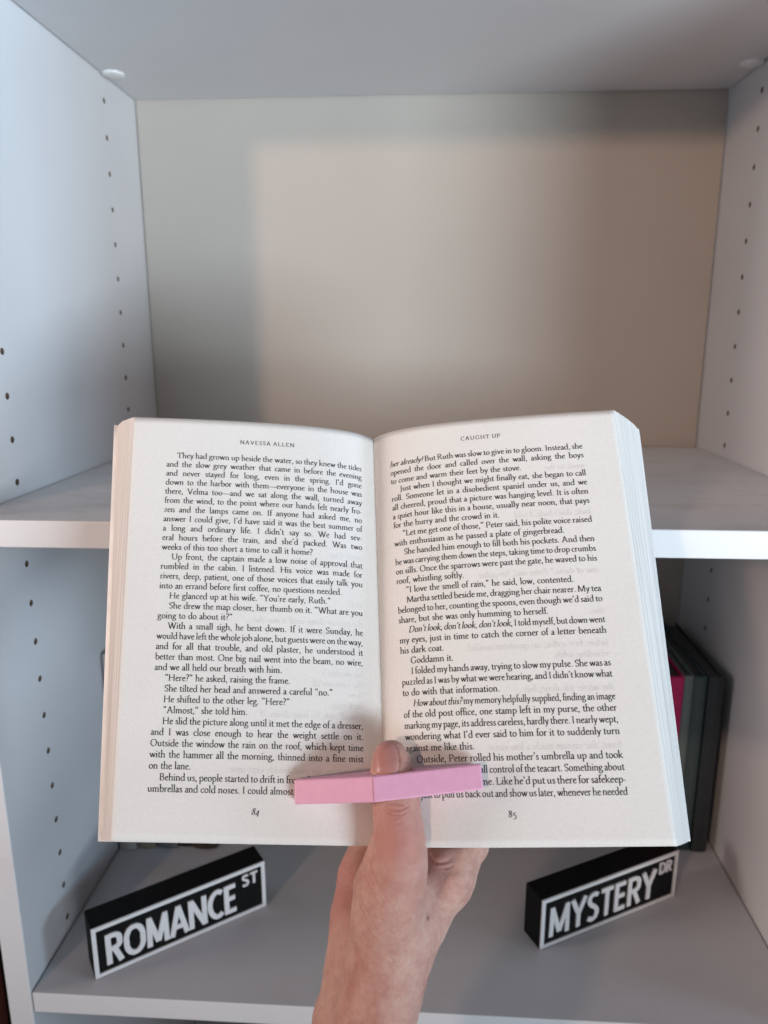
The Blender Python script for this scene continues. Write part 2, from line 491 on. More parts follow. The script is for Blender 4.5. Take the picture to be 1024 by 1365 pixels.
def page_block(side):
    s = SIDE[side]; NT, NA, NE, NB = 60, 110, 18, 24
    ts = np.linspace(0, 1, NT + 1); aa = np.linspace(0, 1, NA + 1) ** 2
    V = []; per = None
    rnd = random.Random(5 if side == 'L' else 9)
    jit = [rnd.uniform(-1, 1) for _ in range(NE + 1)]
    for t in ts:
        front = surf(side, aa, np.full(aa.shape, t))
        E = front[-1]; B = s['B0'] + (s['B1'] - s['B0']) * t; Gt = front[0]
        sp = Gt + np.array([0, 0, -SPD[side]]); sp[0] += (-0.001 if side == 'L' else 0.001)
        fe = []
        for k in range(1, NE + 1):
            f = k / NE; p = E + (B - E) * f
            bow = math.sin(math.pi * f) * (0.0016 if side == 'L' else 0.0010)
            p = p + np.array([(-1 if side == 'L' else 1) * (bow + (jit[k] * 0.00018 if k < NE else 0)), 0, 0.3 * bow]); fe.append(p)
        bk = []
        for k in range(1, NB + 1):
            f = 1 - k / NB                                 # 1 outer .. 0 spine
            p = sp + (B - sp) * f; p[2] = sp[2] + (B[2] - sp[2]) * (f ** 0.85); bk.append(p)
        loop = np.vstack([front, fe, bk]); per = len(loop); V.append(loop)
    V = np.vstack(V); faces, mi, uvs = [], [], []
    for i in range(NT):
        for j in range(per):
            j2 = (j + 1) % per
            q = (i * per + j, i * per + j2, (i + 1) * per + j2, (i + 1) * per + j)
            if side == 'L': q = q[::-1]
            faces.append(q); mi.append(0 if j < NA else 1)
    faces.append(tuple(range(per)) if side == 'L' else tuple(range(per))[::-1]); mi.append(1)
    top = [NT * per + j for j in range(per)]
    faces.append(tuple(top[::-1]) if side == 'L' else tuple(top)); mi.append(1)
    me = mesh_from('page_block', V, faces)
    uvl = me.uv_layers.new(name='UVMap')
    for p in me.polygons:
        p.material_index = mi[p.index]; p.use_smooth = mi[p.index] == 0
        for li in p.loop_indices:
            v = me.loops[li].vertex_index; i, j = divmod(v, per)
            uvl.data[li].uv = (i / NT, np.clip((j - NA) / NE, 0, 1.0))
    o = link('page_block', me, [M_PAPER, M_EDGE], book, True)
    return o


PB = {'L': page_block('L'), 'R': page_block('R')}


def cover():
    NT = 24; V = []; per = 0
    for i in range(NT + 1):
        t = -0.004 + 1.008 * i / NT
        Gt = G0 + (G1 - G0) * t; line = []
        for side, sg in (('L', -1), ('R', 1)):
            s = SIDE[side]; B = s['B0'] + (s['B1'] - s['B0']) * t
            sp = Gt + np.array([sg * 0.004, 0, -SPD[side] - 0.0006])
            ext = B + (B - sp) / np.linalg.norm(B - sp) * (0.0022 if side == 'L' else 0.0004)
            pts = []
            for k in range(17):
                f = k / 16; p = sp + (ext - sp) * f; p[2] = sp[2] + (ext[2] - sp[2]) * (f ** 0.85) - 0.0007; pts.append(p)
            line = pts[::-1] if side == 'L' else line + pts
        per = len(line); V.append(line)
    V = np.array(V).reshape(-1, 3)
    F = [(i * per + j, i * per + j + 1, (i + 1) * per + j + 1, (i + 1) * per + j) for i in range(NT) for j in range(per - 1)]
    me = mesh_from('cover', V, F)
    o = link('cover', me, M_COVER, book, True, True)
    md = o.modifiers.new('s', 'SOLIDIFY'); md.thickness = 0.0004; md.offset = -1
    return o


cover()

# ---- a small old-style serif type, drawn with a broad nib (units: x-height 4)
GL = {
 'a': (3.5, 'C .6,3.1 1.2,3.85 2.0,3.8 2.5,3 2.5,2 2.5,.7 2.9,.1 3.5,.4;C 2.5,2.3 1.3,2 .6,1.1 .8,.2 1.6,.1 2.5,.9'),
 'b': (4.4, 'L .9,7 .9,.3;H .9,7;C .9,3.1 1.9,3.9 3.1,3.5 3.8,2 3.2,.5 2,0 .9,.4'),
 'c': (3.6, 'C 3.2,3.2 2.3,3.85 1.2,3.4 .6,2 1.2,.5 2.2,.1 3.3,.8'),
 'd': (4.6, 'L 3.6,7 3.6,.2;H 3.6,7;L 3.6,.2 4.4,.35;C 3.6,3.5 2.4,3.9 1.2,3.4 .6,1.9 1.1,.5 2.2,0 3.6,.8'),
 'e': (3.6, 'L .7,2.3 3.0,2.6;C 3.0,2.6 2.7,3.6 1.9,3.85 1.0,3.3 .6,1.9 1.1,.5 2.2,.1 3.3,.8'),
 'f': (2.5, 'C 3.0,6.5 2.2,6.95 1.5,6.5 1.2,5.4 1.2,4;L 1.2,5 1.2,0;S 1.2,0;L .3,3.8 2.3,3.8'),
 'g': (4.0, 'C 2,3.85 .9,3.4 .8,2.3 1.8,1.6 2.8,2.2 2.8,3.3 2,3.85;C 1.2,1.6 .8,.9 1.6,.4 3,.2 3.5,-.7 2.9,-1.8 1.5,-2.1 .4,-1.5 .5,-.6 1.5,.2;L 2.8,3.5 3.9,3.75'),
 'h': (4.6, 'L .9,7 .9,0;H .9,7;S .9,0;C .9,3 1.9,3.8 3,3.7 3.5,2.8 3.5,1.4;L 3.5,1.6 3.5,0;S 3.5,0'),
 'i': (2.1, 'L 1,3.9 1,0;H 1,3.9;S 1,0;D 1,5.7'),
 'j': (2.1, 'C 1.1,3.9 1.1,1 1.0,-1.4 .1,-2.4;H 1.1,3.9;D 1.1,5.7'),
 'k': (4.4, 'L .9,7 .9,0;H .9,7;S .9,0;L 3.5,3.8 1,1.9;L 1.6,2.4 3.8,.1;S 3.9,0;S 3.4,3.85'),
 'l': (2.1, 'L 1,7 1,0;H 1,7;S 1,0'),
 'm': (6.9, 'L 1,3.9 1,0;H 1,3.9;S 1,0;C 1,3 1.9,3.8 2.8,3.7 3.3,2.8 3.3,1.4;L 3.3,1.6 3.3,0;S 3.3,0;C 3.3,3 4.2,3.8 5.2,3.7 5.7,2.8 5.7,1.4;L 5.7,1.6 5.7,0;S 5.7,0'),
 'n': (4.6, 'L 1,3.9 1,0;H 1,3.9;S 1,0;C 1,3 1.9,3.8 3,3.7 3.5,2.8 3.5,1.4;L 3.5,1.6 3.5,0;S 3.5,0'),
 'o': (4.3, 'C 2.1,3.9 1.0,3.3 .6,2 1.0,.7 2.1,.05 3.2,.7 3.7,2 3.2,3.3 2.1,3.9'),
 'p': (4.5, 'L 1,3.9 1,-2.6;H 1,3.9;S 1,-2.6;C 1,3.2 2,3.9 3.2,3.5 3.9,2 3.3,.5 2.1,0 1,.5'),
 'q': (4.4, 'L 3.6,3.9 3.6,-2.6;S 3.6,-2.6;C 3.6,3.4 2.4,3.9 1.2,3.4 .6,1.9 1.1,.5 2.2,0 3.6,.8'),
 'r': (3.1, 'L 1,3.9 1,0;H 1,3.9;S 1,0;C 1,2.7 1.6,3.6 2.3,3.8 2.9,3.5'),
 's': (3.1, 'C 2.5,3.2 1.6,3.85 .8,3.1 1.3,2.2 2.3,1.6 2.5,.8 1.6,.1 .5,.7'),
 't': (2.7, 'C 1.1,5 1.1,2.5 1.15,.7 1.8,.1 2.6,.5;L .3,3.8 2.4,3.8'),
 'u': (4.6, 'C 1,3.8 1,1.6 1.3,.5 2.2,.15 3.5,1;L 3.5,3.8 3.5,.2;H 1,3.8;H 3.5,3.8;L 3.5,.2 4.3,.35'),
 'v': (4.1, 'L .6,3.8 2.1,.1;L 2.1,.1 3.5,3.8;S .6,3.85;S 3.5,3.85'),
 'w': (6.1, 'L .6,3.8 2,.1;L 2,.1 3.1,3.6;L 3.1,3.6 4.3,.1;L 4.3,.1 5.5,3.8;S .6,3.85;S 3,3.85;S 5.5,3.85'),
 'x': (4.0, 'L .6,3.8 3.4,.1;L 3.3,3.8 .7,.1;S .7,3.85;S 3.3,3.85;S .7,0;S 3.4,0'),
 'y': (4.0, 'L .6,3.8 2.1,.3;C 3.5,3.8 2.2,.3 1.4,-1.6 .3,-2.2;S .6,3.85;S 3.5,3.85'),
 'z': (3.6, 'L .5,3.7 3,3.7;L 3,3.7 .6,.2;L .6,.2 3.2,.2'),
 'A': (6.6, 'L 3.2,6.5 .9,0;L 3.2,6.5 5.6,0;L 1.7,2.3 4.8,2.3;S .9,0;S 5.6,0'),
 'B': (5.4, 'L 1.2,6.3 1.2,0;S 1.2,0;S 1.2,6.3;C 1.2,6.3 3.1,6.3 4.0,5.2 3.3,3.7 1.3,3.4;C 1.3,3.4 3.6,3.3 4.6,1.9 3.7,.3 1.2,.05'),
 'C': (6.2, 'C 5.4,5.3 4.2,6.4 2.2,5.9 .8,3.4 1.8,.8 3.7,0 5.5,1.1;L 5.4,5.2 5.4,6.3'),
 'D': (6.9, 'L 1.2,6.3 1.2,0;S 1.2,0;S 1.2,6.3;C 1.2,6.3 3.6,6.3 5.6,5.2 6.0,3.1 5.2,1 3.4,.1 1.2,.05'),
 'E': (5.2, 'L 1.2,6.3 1.2,0;S 1.2,0;S 1.2,6.3;L 1.2,6.2 4.3,6.2;L 4.3,6.2 4.3,5.2;L 1.2,3.3 3.6,3.3;L 1.2,.1 4.4,.1;L 4.4,.1 4.8,1.2'),
 'F': (5.0, 'L 1.2,6.3 1.2,0;S 1.2,0;S 1.2,6.3;L 1.2,6.2 4.3,6.2;L 4.3,6.2 4.3,5.2;L 1.2,3.3 3.6,3.3'),
 'G': (6.8, 'C 5.5,5.3 4.2,6.4 2.2,5.9 .8,3.4 1.8,.8 3.7,0 5.5,.6;L 5.5,.5 5.5,2.6;S 5.5,2.6;L 5.5,5.2 5.5,6.3'),
 'H': (7.0, 'L 1.2,6.3 1.2,0;L 5.7,6.3 5.7,0;L 1.2,3.3 5.7,3.3;S 1.2,0;S 1.2,6.3;S 5.7,0;S 5.7,6.3'),
 'I': (2.8, 'L 1.4,6.3 1.4,0;S 1.4,0;S 1.4,6.3'),
 'J': (2.9, 'C 1.6,6.3 1.6,1 1.3,-.7 .2,-1.6;S 1.6,6.3'),
 'K': (6.2, 'L 1.2,6.3 1.2,0;S 1.2,0;S 1.2,6.3;L 4.9,6.3 1.3,3.1;L 2.1,3.6 5.6,0;S 4.8,6.3;S 5.6,0'),
 'L': (5.2, 'L 1.2,6.3 1.2,0;S 1.2,0;S 1.2,6.3;L 1.2,.1 4.4,.1;L 4.4,.1 4.8,1.4'),
 'M': (8.0, 'L 1.3,6.3 1.0,0;L 1.3,6.3 4,.2;L 4,.2 6.6,6.3;L 6.6,6.3 7.0,0;S 1.0,0;S 7.0,0;S 1.1,6.3;S 6.8,6.3'),
 'N': (7.0, 'L 1.2,6.3 1.2,0;L 1.2,6.3 5.8,0;L 5.8,6.3 5.8,0;S 1.2,0;S 1.0,6.3;S 5.8,6.3'),
 'O': (7.0, 'C 3.5,6.4 1.6,5.6 .8,3.2 1.6,.9 3.5,0 5.4,.9 6.2,3.2 5.4,5.6 3.5,6.4'),
 'P': (5.2, 'L 1.2,6.3 1.2,0;S 1.2,0;S 1.2,6.3;C 1.2,6.3 3.4,6.3 4.5,4.8 3.6,3.2 1.3,2.9'),
 'R': (5.9, 'L 1.2,6.3 1.2,0;S 1.2,0;S 1.2,6.3;C 1.2,6.3 3.3,6.3 4.3,4.9 3.4,3.5 1.3,3.3;L 2.6,3.3 5.4,0;S 5.4,0'),
 'S': (4.6, 'C 3.8,5.2 2.6,6.4 1.0,5.3 1.6,3.7 3.3,2.8 3.9,1.3 2.4,0 .8,1.0;L 3.8,5.2 3.8,6.2'),
 'T': (6.0, 'L 3,6.3 3,0;S 3,0;L .6,6.2 5.4,6.2;L .6,6.2 .6,5;L 5.4,6.2 5.4,5'),
 'U': (6.8, 'C 1.3,6.3 1.3,2 1.9,.5 3.5,0 5.1,.6 5.6,2 5.6,6.3;S 1.3,6.3;S 5.6,6.3'),
 'V': (6.3, 'L .8,6.3 3.2,0;L 3.2,0 5.5,6.3;S .8,6.3;S 5.5,6.3'),
 'W': (9.0, 'L .8,6.3 2.9,0;L 2.9,0 4.6,6;L 4.6,6 6.3,0;L 6.3,0 8.2,6.3;S .8,6.3;S 4.5,6.3;S 8.2,6.3'),
 'Y': (5.8, 'L .8,6.3 2.9,3;L 5,6.3 2.9,3;L 2.9,3 2.9,0;S .8,6.3;S 5,6.3;S 2.9,0'),
 'Z': (5.6, 'L .8,6.2 4.8,6.2;L 4.8,6.2 .8,.1;L .8,.1 4.9,.1'),
 '8': (4.4, 'C 2.2,6.2 1.1,5.6 1.2,4.4 2.3,3.3 3.5,2 3.3,.5 2.1,0 .9,.6 .9,2 2.1,3.2 3.2,4.4 3.2,5.6 2.2,6.2'),
 '4': (4.6, 'L 3.0,4.2 .5,-.2;L .5,-.2 4.2,-.2;L 3.0,4.2 3.0,-2.0'),
 '5': (4.2, 'L 1.3,4 3.6,4.1;L 1.3,4 1.1,1.9;C 1.1,1.9 2.7,1.8 3.4,.4 2.7,-1.4 .6,-2.1'),
 '.': (2.1, 'D 1,.35'), ',': (2.1, 'D 1,.35;L 1.15,.3 .7,-1.1'), '!': (2.4, 'D 1.1,.35;L 1.2,6.4 1.1,1.8'),
 '?': (3.5, 'D 1.5,.35;C .6,5.7 1.6,6.7 2.8,5.6 2.3,4.0 1.5,3.0 1.5,1.8'), "'": (1.9, 'D 1,6.3;L 1.2,6.3 .7,4.9'),
 '\u201c': (3.6, 'D 1,5.3;L .8,5.3 1.2,6.7;D 2.5,5.3;L 2.3,5.3 2.7,6.7'), '\u201d': (3.6, 'D 1,6.3;L 1.2,6.3 .7,4.9;D 2.5,6.3;L 2.7,6.3 2.2,4.9'),
 '-': (2.6, 'L .4,1.9 2.1,1.9'), '\u2014': (8.0, 'L 0,1.9 8,1.9'), '/': (3.2, 'L 2.9,7 .4,-1.4'),
}


NIB = math.radians(18)


def ribbon(p, wide=0.49, thin=0.225):
    d = np.gradient(p, axis=0); d /= np.linalg.norm(d, axis=1)[:, None] + 1e-9
    n = np.stack([-d[:, 1], d[:, 0]], 1); th = np.arctan2(d[:, 1], d[:, 0]) - NIB
    h = np.sqrt((wide * np.sin(th)) ** 2 + (thin * np.cos(th)) ** 2)[:, None]
    return np.vstack([p + n * h, p - n * h]), [(i, i + 1, len(p) + i + 1, len(p) + i) for i in range(len(p) - 1)]


_gc = {}


def glyph(ch):
    if ch in _gc: return _gc[ch]
    w, src = GL[ch]; V, F, nv = [], [], 0
    for st in src.split(';'):
        k = st[0]; pts = [tuple(map(float, q.split(','))) for q in st[2:].split()]
        if k == 'C': v, f = ribbon(catmull(pts))
        elif k == 'L': v, f = ribbon(np.array(pts))
        elif k == 'S': v, f = ribbon(np.array([(pts[0][0] - 0.85, pts[0][1] + (0.15 if pts[0][1] < 1 else -0.1)), (pts[0][0] + 0.85, pts[0][1] + (0.15 if pts[0][1] < 1 else -0.1))]), 0.3, 0.17)
        elif k == 'H': v, f = ribbon(np.array([(pts[0][0] - 0.85, pts[0][1] - 0.55), (pts[0][0], pts[0][1] - 0.1)]), 0.35, 0.25)
        else:
            an = np.linspace(0, 2 * math.pi, 8)[:-1]; v = np.stack([pts[0][0] + 0.52 * np.cos(an), pts[0][1] + 0.52 * np.sin(an)], 1); f = [tuple(range(7))]
        V.append(v); F += [tuple(nv + i for i in q) for q in f]; nv += len(v)
    _gc[ch] = (w, np.vstack(V), F); return _gc[ch]


SPACE = 2.5
LEFT = [
    (1, '_They had grown up beside the water, so they knew the tides'),
    (1, 'and the slow grey weather that came in before the evening'),
    (1, "and never stayed for long, even in the spring. I'd gone"),
    (1, 'down to the harbor with them\u2014everyone in the house was'),
    (1, 'there, Velma too\u2014and we sat along the wall, turned away'),
    (1, 'from the wind, to the point where our hands felt nearly fro-'),
    (1, 'zen and the lamps came on. If anyone had asked me, no'),
    (1, "answer I could give, I'd have said it was the best summer of"),
    (1, "a long and ordinary life. I didn't say so. We had sev-"),
    (1, "eral hours before the train, and she'd packed. Was two"),
    (0, 'weeks of this too short a time to call it home?'),
    (1, '_Up front, the captain made a low noise of approval that'),
    (1, 'rumbled in the cabin. I listened. His voice was made for'),
    (1, 'rivers, deep, patient, one of those voices that easily talk you'),
    (0, 'into an errand before first coffee, no questions needed.'),
    (0, "_He glanced up at his wife. \u201cYou're early, Ruth.\u201d"),
    (1, '_She drew the map closer, her thumb on it. \u201cWhat are you'),
    (0, 'going to do about it?\u201d'),
    (1, '_With a small sigh, he bent down. If it were Sunday, he'),
    (1, 'would have left the whole job alone, but guests were on the way,'),
    (1, 'and for all that trouble, and old plaster, he understood it'),
    (1, 'better than most. One big nail went into the beam, no wire,'),
    (0, 'and we all held our breath with him.'),
    (0, '_\u201cHere?\u201d he asked, raising the frame.'),
    (0, '_She tilted her head and answered a careful \u201cno.\u201d'),
    (0, '_He shifted to the other leg. \u201cHere?\u201d'),
    (0, '_\u201cAlmost,\u201d she told him.'),
    (1, '_He slid the picture along until it met the edge of a dresser,'),
    (1, 'and I was close enough to hear the weight settle on it.'),
    (1, 'Outside the window the rain on the roof, which kept time'),
    (1, 'with the hammer all the morning, thinned into a fine mist'),
    (0, 'on the lane.'),
    (1, '_Behind us, people started to drift in from the orchard with'),
    (1, 'umbrellas and cold noses. I could almost hear the kettle sing')]
RIGHT = [
    (1, '/her already!|But Ruth was slow to give in to gloom. Instead, she'),
    (1, 'opened the door and called over the wall, asking the boys'),
    (0, 'to come and warm their feet by the stove.'),
    (1, '_Just when I thought we might finally eat, she began to call'),
    (1, 'roll. Someone let in a disobedient spaniel under us, and we'),
    (1, 'all cheered, proud that a picture was hanging level. It is often'),
    (1, 'a quiet hour like this in a house, usually near noon, that pays'),
    (0, 'for the hurry and the crowd in it.'),
    (1, '_\u201cLet me get one of those,\u201d Peter said, his polite voice raised'),
    (0, 'with enthusiasm as he passed a plate of gingerbread.'),
    (1, '_She handed him enough to fill both his pockets. And then'),
    (1, 'he was carrying them down the steps, taking time to drop crumbs'),
    (1, 'on sills. Once the sparrows were past the gate, he waved to his'),
    (0, 'roof, whistling softly.'),
    (0, '_\u201cI love the smell of rain,\u201d he said, low, contented.'),
    (1, '_Martha settled beside me, dragging her chair nearer. My tea'),
    (1, "belonged to her, counting the spoons, even though we'd said to"),
    (0, 'share, but she was only humming to herself.'),
    (1, "_/Don't look, don't look, don't look,|I told myself, but down went"),
    (1, 'my eyes, just in time to catch the corner of a letter beneath'),
    (0, 'his dark coat.'),
    (0, '_Goddamn it.'),
    (1, '_I folded my hands away, trying to slow my pulse. She was as'),
    (1, "puzzled as I was by what we were hearing, and I didn't know what"),
    (0, 'to do with that information.'),
    (1, '_/How about this?|my memory helpfully supplied, finding an image'),
    (1, 'of the old post office, one stamp left in my purse, the other'),
    (1, 'marking my page, its address careless, hardly there. I nearly wept,'),
    (1, "wondering what I'd ever said to him for it to suddenly turn"),
    (0, 'against me like this.'),
    (1, "_Outside, Peter rolled his mother's umbrella up and took"),
    (1, 'himself off, then kept full control of the teacart. Something about'),
    (1, "it suited him and not me. Like he'd put us there for safekeep-"),
    (1, 'ing, just to pull us back out and show us later, whenever he needed')]


def spans(code):
    """(indent, [(italic, text)...]) of a line: _ indents it, /...| sets its first words in italics"""
    ind = code[0] == '_'; code = code.lstrip('_')
    if code[0] == '/':
        a, b = code[1:].split('|'); return ind, [(True, a + ' '), (False, b)]
    return ind, [(False, code)]


UNIT = 0.000488
TXT = {}


def layout(sp, spw, track=0.0):
    x = 0.0; out = []
    for it, tx in sp:
        for ch in tx:
            if ch == ' ': x += spw; continue
            w = glyph(ch)[0]; out.append((ch, x, it)); x += w + track
    return x, out


def set_line(side, acc, sp, s0, s1, t, just, unit=UNIT, mirror=False, track=0.0, center=None):
    a_t, L_t = arc_table(side, t)
    nat, _ = layout(sp, SPACE, track); nsp = sum(tx.count(' ') for _, tx in sp)
    width = s1 - s0; k = 1.0; spw = SPACE
    if just:
        if nat * unit > width * 1.0:
            gl = nat - nsp * SPACE; spw = max(1.5, (width / unit - gl) / max(nsp, 1))
            tot, _ = layout(sp, spw, track); k = min(1.0, width / (tot * unit))
        spw = (width / (unit * k) - (nat - nsp * SPACE)) / max(nsp, 1)
    elif center is None and nat * unit > width: k = width / (nat * unit)
    tot, items = layout(sp, spw, track)
    if center is not None: s0 = center - tot * unit / 2
    Hh = np.linalg.norm(G1 - G0)
    for ch, x, it in items:
        w, v, f = glyph(ch)
        gx = v[:, 0] + x
        if it: gx = gx + 0.24 * v[:, 1]
        gx = gx * k * unit; 
        if mirror: gx = width - gx
        arc = s0 + gx
        if side == 'L': arc_g = L_t[-1] - arc         # left page: distances run from the outer edge inwards
        else: arc_g = arc
        a = np.interp(arc_g, L_t, a_t); tt = t + v[:, 1] * unit / Hh
        acc.append((a, tt, f))


def build_text(side, name, acc, mat, lift):
    V, F, nv = [], [], 0
    e = 1e-3
    for a, tt, f in acc:
        p = surf(side, a, tt)
        da = surf(side, np.clip(a + e, 0, 1), tt) - surf(side, np.clip(a - e, 0, 1), tt); dt = surf(side, a, tt + e) - surf(side, a, tt - e)
        n = np.cross(da, dt); n /= np.linalg.norm(n, axis=1)[:, None]; n *= np.sign(n[:, 2:3])
        V.append(p + n * lift); F += [tuple(nv + i for i in qd) for qd in f]; nv += len(p)
    me = mesh_from(name, np.vstack(V), F)
    o = link(name, me, mat, PB[side], True)
    return o


def t_of(px, w): 
    p = unw(px, w); return (p[1] - G0[1]) / (G1[1] - G0[1])


rnd = random.Random(21)
for side, lines, tA, tB in (('L', LEFT, t_of((350, 616.5), 0.022), t_of((330, 1064.5), 0.013)), ('R', RIGHT, t_of((650, 608.5), 0.022), t_of((760, 1062.5), 0.028))):
    n = len(lines); body, ghost = [], []
    a0, Lt = arc_table(side, 0.5)
    tot = Lt[-1]
    # column limits as distances across the leaf
    if side == 'L': c0a, c0b, c1a, c1b = 0.142, 0.120, 0.950, 0.895
    else: c0a, c0b, c1a, c1b = 0.094, 0.112, 0.874, 0.852
    if side == 'R': ghost_lines = [3, 8, 10, 14, 15, 18, 21, 22, 25, 30]
    else: ghost_lines = [11, 12, 15, 16, 18, 19, 23, 24, 25, 26, 27, 32]
    for i, (just, code) in enumerate(lines):
        t = tA + (tB - tA) * i / (n - 1); ind, sp = spans(code); u_ = i / (n - 1)
        c0, c1 = tot * (c0a + (c0b - c0a) * u_), tot * (c1a + (c1b - c1a) * u_)
        s0 = c0 + (0.0052 if ind else 0.0)
        set_line(side, body, sp, s0, c1, t, just)
        if i + 1 in ghost_lines:
            natw, _ = layout(sp, SPACE); used = s0 + natw * UNIT * (1.0 if just else 1.0) if not just else c0
            st = used + 0.006 if not just else c1 - 0.03
            if c1 - st > 0.008:
                gl = rnd.choice(LEFT + RIGHT)[1].strip('_/').replace('|', ' ').split(' ', rnd.randint(1, 3))[-1]; lim = (c1 - st) / UNIT
                g = ''
                for wd_ in gl.split():
                    if layout([(False, g + wd_)], SPACE)[0] > lim: break
                    g += wd_ + ' '
                if g:
                    ghost = []; set_line(side, ghost, [(False, g.strip())], st, c1, t - 0.004, 0, UNIT, True)
                    build_text(side, 'show_through_text', ghost, M_GHOST, 0.00006)
    build_text(side, 'body_text', body, M_INK, 0.00009)
    hd, nm = [], []
    head = 'NAVESSA ALLEN' if side == 'L' else 'CAUGHT UP'
    set_line(side, hd, [(False, head)], 0, 1, t_of((358, 594.5), 0.022) if side == 'L' else t_of((640, 586.5), 0.022), 0, UNIT * 0.72, track=1.0, center=tot * (0.552 if side == 'L' else 0.480))
    build_text(side, 'running_head', hd, M_INK, 0.00009)
    set_line(side, nm, [(side == 'L', '84' if side == 'L' else '85')], 0, 1, t_of((338, 1092), 0.014) if side == 'L' else t_of((683, 1090.5), 0.026), 0, UNIT * 0.87, center=tot * (0.505 if side == 'L' else 0.468))
    build_text(side, 'page_number', nm, M_INK, 0.00009)

# ------------------------------------------------------------------ pink page-holder ring round the thumb
def ring():
    pk = Nodes('pink_plastic'); P = pk.n('ShaderNodeTexCoord').outputs['Object']
    a = pk.n('ShaderNodeTexNoise', Scale=260.0, Detail=3.0); pk.l(P, a.inputs['Vector'])
    pk.l(pk.ramp(a.outputs[0], [(0.3, (0.71, 0.35, 0.49)), (0.7, (0.75, 0.375, 0.52))]), pk.b.inputs['Base Color'])
    pk.b.inputs['Roughness'].default_value = 0.42
    wv = pk.n('ShaderNodeTexWave', Scale=900.0, Distortion=0.4); wv.bands_direction = 'Y'; pk.l(P, wv.inputs['Vector'])
    pk.bump(wv.outputs[0], 0.05, 0.0002)
    # front outline in px (top and bottom) with height over the page plane; back outline set behind it
    wl, wm, wr = 0.0185, 0.0375, 0.0315
    topF = [unw((390, 1038.5), wl), unw((498.5, 1032), wm), unw((641.5, 1016.5), wr)]
    botF = [unw((392.5, 1070), wl), unw((499.5, 1070), wm), unw((644, 1050), wr)]
    ax = sum((t - b) for t, b in zip(topF, botF)) / 3.0
    Hh = np.linalg.norm(ax); ax = ax / Hh
    hole_c = unw((524, 1046), 0.0245); hole_c = hole_c - ax * ((hole_c - botF[1]) @ ax)
    # plane coordinates: x along wings, y out
    ex = botF[2] - botF[0]; ex -= ax * (ex @ ax); ex /= np.linalg.norm(ex); ey = np.cross(ax, -ex); ey = ey if ey[2] > 0 else -ey
    o = botF[1]
    f2 = lambda p: np.array([(p - o) @ ex, (p - o) @ ey])
    l, mm, r, hc = f2(botF[0]), f2(botF[1]), f2(botF[2]), f2(hole_c)
    th = 0.0036
    # the bar sits a little askew: its plan is a plane through the three foot corners
    ka, kb = np.linalg.solve(np.array([l - mm, r - mm]), np.array([(botF[0] - o) @ ax, (botF[2] - o) @ ax]))
    kb = float(np.clip(kb, -0.12, 0.12))
    outer = [l, mm, r, r + [0.0, -th], hc + [0.0125, -0.0112], hc + [0.0, -0.0128], hc + [-0.0125, -0.0112], l + [0.0, -th]]
    # resample outer by angle about the hole centre, keep corners
    def cut(th_):
        d = np.array([math.cos(th_), math.sin(th_)]); best = None
        for k in range(len(outer)):
            A = np.array(outer[k]); B = np.array(outer[(k + 1) % len(outer)]); e = B - A
            den = d[0] * e[1] - d[1] * e[0]
            if abs(den) < 1e-12: continue
            q_ = A - hc; s = (q_[0] * e[1] - q_[1] * e[0]) / den; u_ = (q_[0] * d[1] - q_[1] * d[0]) / den
            if s > 0 and -1e-6 <= u_ <= 1 + 1e-6 and (best is None or s > best): best = s
        return hc + d * best
    ang = sorted(set([round(math.atan2(*(np.array(p) - hc)[::-1]), 6) for p in outer] + [round(-math.pi + 2 * math.pi * k / 72, 6) for k in range(72)]))
    O = [cut(t_) for t_ in ang]; I = [hc + np.array([0.0104 * math.cos(t_), 0.0094 * math.sin(t_)]) for t_ in ang]
    n = len(ang); bm = bmesh.new(); R = {}
    for nm_, pts in (('o', O), ('i', I)):
        for h in (0, 1):
            for k, p in enumerate(pts):
                R[nm_, h, k] = bm.verts.new(Vector(o + ex * p[0] + ey * p[1] + ax * (Hh * h + ka * p[0] + kb * p[1])))
    for k in range(n):
        j = (k + 1) % n
        bm.faces.new((R['o', 0, k], R['o', 0, j], R['o', 1, j], R['o', 1, k])); bm.faces.new((R['i', 0, j], R['i', 0, k], R['i', 1, k], R['i', 1, j]))
        bm.faces.new((R['o', 1, k], R['o', 1, j], R['i', 1, j], R['i', 1, k])); bm.faces.new((R['o', 0, j], R['o', 0, k], R['i', 0, k], R['i', 0, j]))
    bmesh.ops.recalc_face_normals(bm, faces=bm.faces[:])
    bmesh.ops.remove_doubles(bm, verts=bm.verts[:], dist=1e-6)
    sharp = [e for e in bm.edges if len(e.link_faces) == 2 and e.calc_face_angle(0) > math.radians(18)]
    bmesh.ops.bevel(bm, geom=sharp, offset=0.0008, segments=3, profile=0.5, affect='EDGES')
    for v in bm.verts: v.co = Vector(b2w(np.array(v.co)))
    me = bpy.data.meshes.new('page_holder'); bm.to_mesh(me); bm.free()
    ob = link('page_holder', me, pk.m)
    tag(ob, 'pale pink plastic thumb page holder, a shallow V bar pressed across the open pages', 'page holder')


ring()

# ------------------------------------------------------------------ the hand, one continuous skin grown from tapered rounded limbs
def H(x, y, w, r): return (unw((x, y), w), r)


def cap_sdf(X, a, b):
    (p, r1), (q_, r2) = a, b
    d = q_ - p; h = np.clip(((X - p) @ d) / (d @ d), 0, 1).astype(np.float32)
    return np.linalg.norm(X - p - h[:, None] * d.astype(np.float32), axis=1) - (r1 + (r2 - r1) * h)


def smin(a, b, k):
    h = np.clip(0.5 + 0.5 * (b - a) / k, 0, 1); return b + (a - b) * h - k * h * (1 - h)


def smax(a, b, k): return -smin(-a, -b, k)


